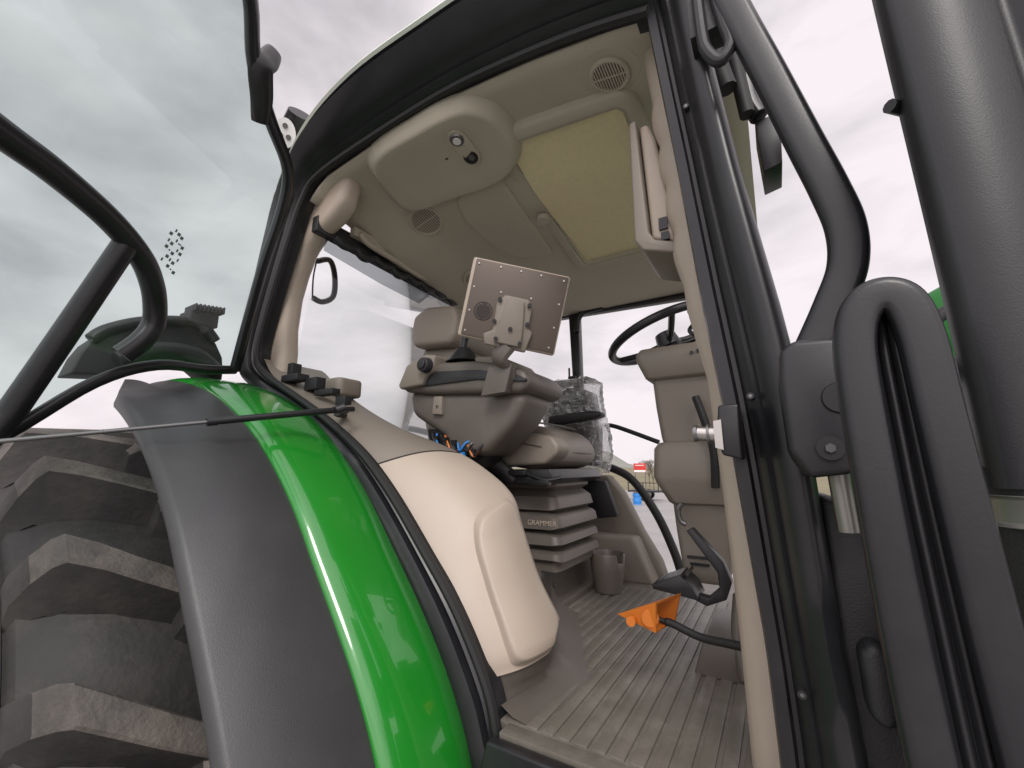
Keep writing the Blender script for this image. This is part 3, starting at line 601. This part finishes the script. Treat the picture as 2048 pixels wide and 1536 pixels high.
g=G();g.cyl(b_+Vector((.0,-.010,0)),b_+nn*.004+Vector((.002,-.014,0)),.010,seg=20);g.make('latch_button',DKST,door)
g=G();g.tube(k([(-1010,-60,590),(-1137,85,594),(-1193,167,589),(-1276,278,569),(-1350,365,533),(-1403,413,488),(-1445,440,440),(-1465,448,396),(-1470,430,345),(-1485,399,300)]),.028,14);g.tube(k([(-1470,160,-20),(-1455,209,92),(-1429,236,184),(-1319,323,539)]),.026,14);g.make('door_grab_bar',BLACK,door)
ry=Vector((.55,-.835,0)).normalized();rz=nn.cross(ry);rz=rz if rz.z>0 else -rz
g=G()
dc=D(.425,.578,.004)
for r_ in range(6):
    for q in range(5):
        if (r_*7+q*3)%4==0: continue
        g.box(dc+ry*(-.02+q*.013-.004*r_)+rz*(.05-r_*.018+.004*q),(.010 if (q+r_)%3 else .005,.004 if (q*r_)%2 else .009,.001),[ry,rz,nn])
g.make('door_decal',mat('faded_decal_ink',(.16,.18,.18),.6),door)
a=Vector((-1.105,.80,.168));b=Vector((-1.265,.12,.036))
g=G();g.cyl(a,a.lerp(b,.44),.009,seg=14);g.cyl(a.lerp(b,.42),a.lerp(b,.45),.0105,seg=14);g.cyl(a+Vector((.012,.02,.01)),a,.012,seg=12);g.cyl(a+Vector((0,.06,.01)),a+Vector((0,-.012,0)),.008,seg=12)
gs=g.make('gas_strut',BLACK,T,sharp=30)
g=G();g.cyl(a.lerp(b,.44),b,.0046,seg=12);g.tube([b,b+Vector((-.05,-.03,0)),(-1.42,.03,.03)],.008,8);g.make('strut_rod',DKST,gs)
# ---------------------------------------------------------------- setting
def flat(name,x0,x1,y0,y1,z,mt,n=1):
    g=G();g.grid([[Vector((x0+(x1-x0)*i/n,y0+(y1-y0)*j/n,z)) for j in range(n+1)] for i in range(n+1)]);o=g.make(name,mt,None,h=0);o['kind']='structure';return o
flat('ground',-6000,6000,-6000,6000,0,mat('dry_grassland',(.22,.19,.11),.95,var=.4,vscale=.05,bump=.5,bscale=3,dirt=(.12,.14,.07),dirtamt=.6),8)
flat('paved_lot',-60,60,-40,38,.004,mat('wet_concrete',(.30,.29,.28),.45,var=.3,vscale=.6,bump=.3,bscale=40,dirt=(.18,.175,.17),dirtamt=.6))
g=G();rows=[]
for i in range(121):
    a=math.radians(40+140*i/120);d=2600
    hh=70+45*math.sin(i*.21)+28*math.sin(i*.53+1)+14*math.sin(i*1.3)
    rows.append([Vector((d*q*math.cos(a),d*q*math.sin(a),max(-2,hh*e))) for q,e in((.8,-1),(.9,.35),(1,.85),(1.05,1),(1.3,.6))])
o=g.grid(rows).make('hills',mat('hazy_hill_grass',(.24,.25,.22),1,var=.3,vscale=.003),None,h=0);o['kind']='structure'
g=G();g.box((-8.35,31,1.95),(.85,.06,.62))
sg=g.make('roadside_sign',RED,None,h=0,bevel=.01);top(sg,'small red and white roadside sign on two steel posts','sign')
g=G();g.box((-8.35,30.96,1.72),(.8,.02,.14));g.make('sign_stripe',WHITE,sg,h=0)
g=G();g.box((-8.35,30.96,2.12),(.6,.02,.05));g.make('sign_stripe',WHITE,sg,h=0)
for x in(-8.7,-8.0):
    g=G();g.cyl((x,31.05,0),(x,31.05,1.8),.035,seg=10);g.make('post',DKST,sg,h=0)
g=G();g.box((-7.1,27.5,.55),(1.9,1.3,.1));
for x in(-8.0,-7.1,-6.2): g.box((x,26.87,.8),(.05,.05,.5))
g.box((-7.1,26.87,1.05),(1.9,.05,.05));g.tube([(-6.15,27.5,.5),(-5.3,27.5,.45)],.04,8)
tr=g.make('utility_trailer',BLACK2,None,h=0);top(tr,'small black utility trailer parked on the concrete lot','trailer')
for y in(26.75,28.25):
    g=G();g.cyl((-7.1,y-.09,.32),(-7.1,y+.09,.32),.32,seg=24);g.cyl((-7.1,y-.1,.32),(-7.1,y+.1,.32),.16,seg=16,m=1);g.make('trailer_wheel',[RUB,WHITE],tr,h=0,sharp=30)
g=G();g.tube([(-6.7,24,0),(-6.7,24,.05),(-6.7,24,.3),(-6.7,24,.55),(-6.7,24,.6)],lambda t:.22+.012*math.sin(t*20),18);br=g.make('blue_barrel',BLUE,None,h=0);top(br,'blue plastic drum standing on the concrete lot','barrel')
g=G();g.cyl((-6.7,24,.6),(-6.7,24,.63),.18,seg=18);g.make('barrel_lid',RUB,br,h=0)
BARK=mat('grey_bark',(.16,.13,.10),.9,var=.3)
def tree(x,y,h):
    g=G()
    def br_(p,d,l,r,dep):
        q=p+d*l;g.tube([p,p.lerp(q,.5)+Vector((random.uniform(-.05,.05)*l,random.uniform(-.05,.05)*l,0)),q],lambda t:r*(1-.4*t),6,n=2)
        if dep: 
            for _ in range(3):
                dd=(d+Vector((random.uniform(-.8,.8),random.uniform(-.8,.8),random.uniform(-.1,.5)))).normalized();br_(q,dd,l*.65,r*.58,dep-1)
    br_(Vector((x,y,0)),Vector((0,0,1)),h*.35,h*.022,0);t=g.make('tree',BARK,None,h=0)
    g=G();
    for _ in range(4):
        dd=Vector((random.uniform(-.6,.6),random.uniform(-.6,.6),1)).normalized();br_(Vector((x,y,h*.34)),dd,h*.25,h*.014,4)
    g.make('crown',BARK,t,h=0);top(t,'bare leafless tree at the edge of the lot','tree');t['group']='bare trees by the lot'
tree(-8.9,37,2.7);tree(-8.2,41,2.3);tree(-11.2,45,3)
# ---------------------------------------------------------------- world + sun
w=bpy.data.worlds.new('World');sc.world=w;w.use_nodes=True;n=w.node_tree.nodes;l=w.node_tree.links
bg=n['Background'];sky=n.new('ShaderNodeTexSky');sky.sky_type='NISHITA';sky.sun_disc=False;sky.sun_elevation=math.radians(50);sky.sun_rotation=math.radians(150);sky.air_density=1.5;sky.dust_density=4
tc=n.new('ShaderNodeTexCoord');mp_=n.new('ShaderNodeMapping');mp_.inputs['Scale'].default_value=(1,1,2.4);l.new(tc.outputs['Generated'],mp_.inputs[0])
ns=n.new('ShaderNodeTexNoise');ns.inputs['Scale'].default_value=2.6;ns.inputs['Detail'].default_value=7;ns.inputs['Roughness'].default_value=.5;ns.inputs['Distortion'].default_value=.3;l.new(mp_.outputs[0],ns.inputs[0])
cr_=n.new('ShaderNodeValToRGB');cr_.color_ramp.elements[0].position=.28;cr_.color_ramp.elements[0].color=(.58,.555,.58,1);cr_.color_ramp.elements[1].position=.56;cr_.color_ramp.elements[1].color=(1.0,.92,.955,1);l.new(ns.outputs['Fac'],cr_.inputs[0])
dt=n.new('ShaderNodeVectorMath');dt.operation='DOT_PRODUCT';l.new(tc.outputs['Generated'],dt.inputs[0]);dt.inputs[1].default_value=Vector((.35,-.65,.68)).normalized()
mr_=n.new('ShaderNodeMapRange');mr_.inputs[1].default_value=.2;mr_.inputs[2].default_value=1;mr_.inputs[3].default_value=1;mr_.inputs[4].default_value=2.2;l.new(dt.outputs['Value'],mr_.inputs[0])  # unseen sky behind the camera, brightened to add light inside the cab
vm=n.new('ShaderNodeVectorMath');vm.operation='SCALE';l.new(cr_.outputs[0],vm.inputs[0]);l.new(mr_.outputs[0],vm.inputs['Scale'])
v2=n.new('ShaderNodeVectorMath');v2.operation='SCALE';l.new(sky.outputs[0],v2.inputs[0]);v2.inputs['Scale'].default_value=.08
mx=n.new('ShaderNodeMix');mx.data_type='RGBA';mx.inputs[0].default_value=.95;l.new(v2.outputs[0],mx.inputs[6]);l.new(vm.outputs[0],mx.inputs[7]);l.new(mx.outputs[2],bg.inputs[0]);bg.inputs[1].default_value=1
s=bpy.data.lights.new('sun','SUN');s.energy=1.5;s.angle=math.radians(18);s.color=(1,.96,.92)
so=bpy.data.objects.new('sun',s);COL.objects.link(so);so.rotation_euler=Vector((.35,-.65,.68)).to_track_quat('Z','Y').to_euler()
# ---------------------------------------------------------------- camera
c=bpy.data.cameras.new('camera');c.lens=850/2048*36;c.sensor_width=36;c.clip_start=.02;c.clip_end=12000
co=bpy.data.objects.new('camera',c);COL.objects.link(co);co.location=(0,0,H);co.rotation_euler=(math.radians(101.1),0,math.radians(31.5));sc.camera=co
sc.view_settings.view_transform='Standard';sc.view_settings.look='None';sc.view_settings.exposure=0
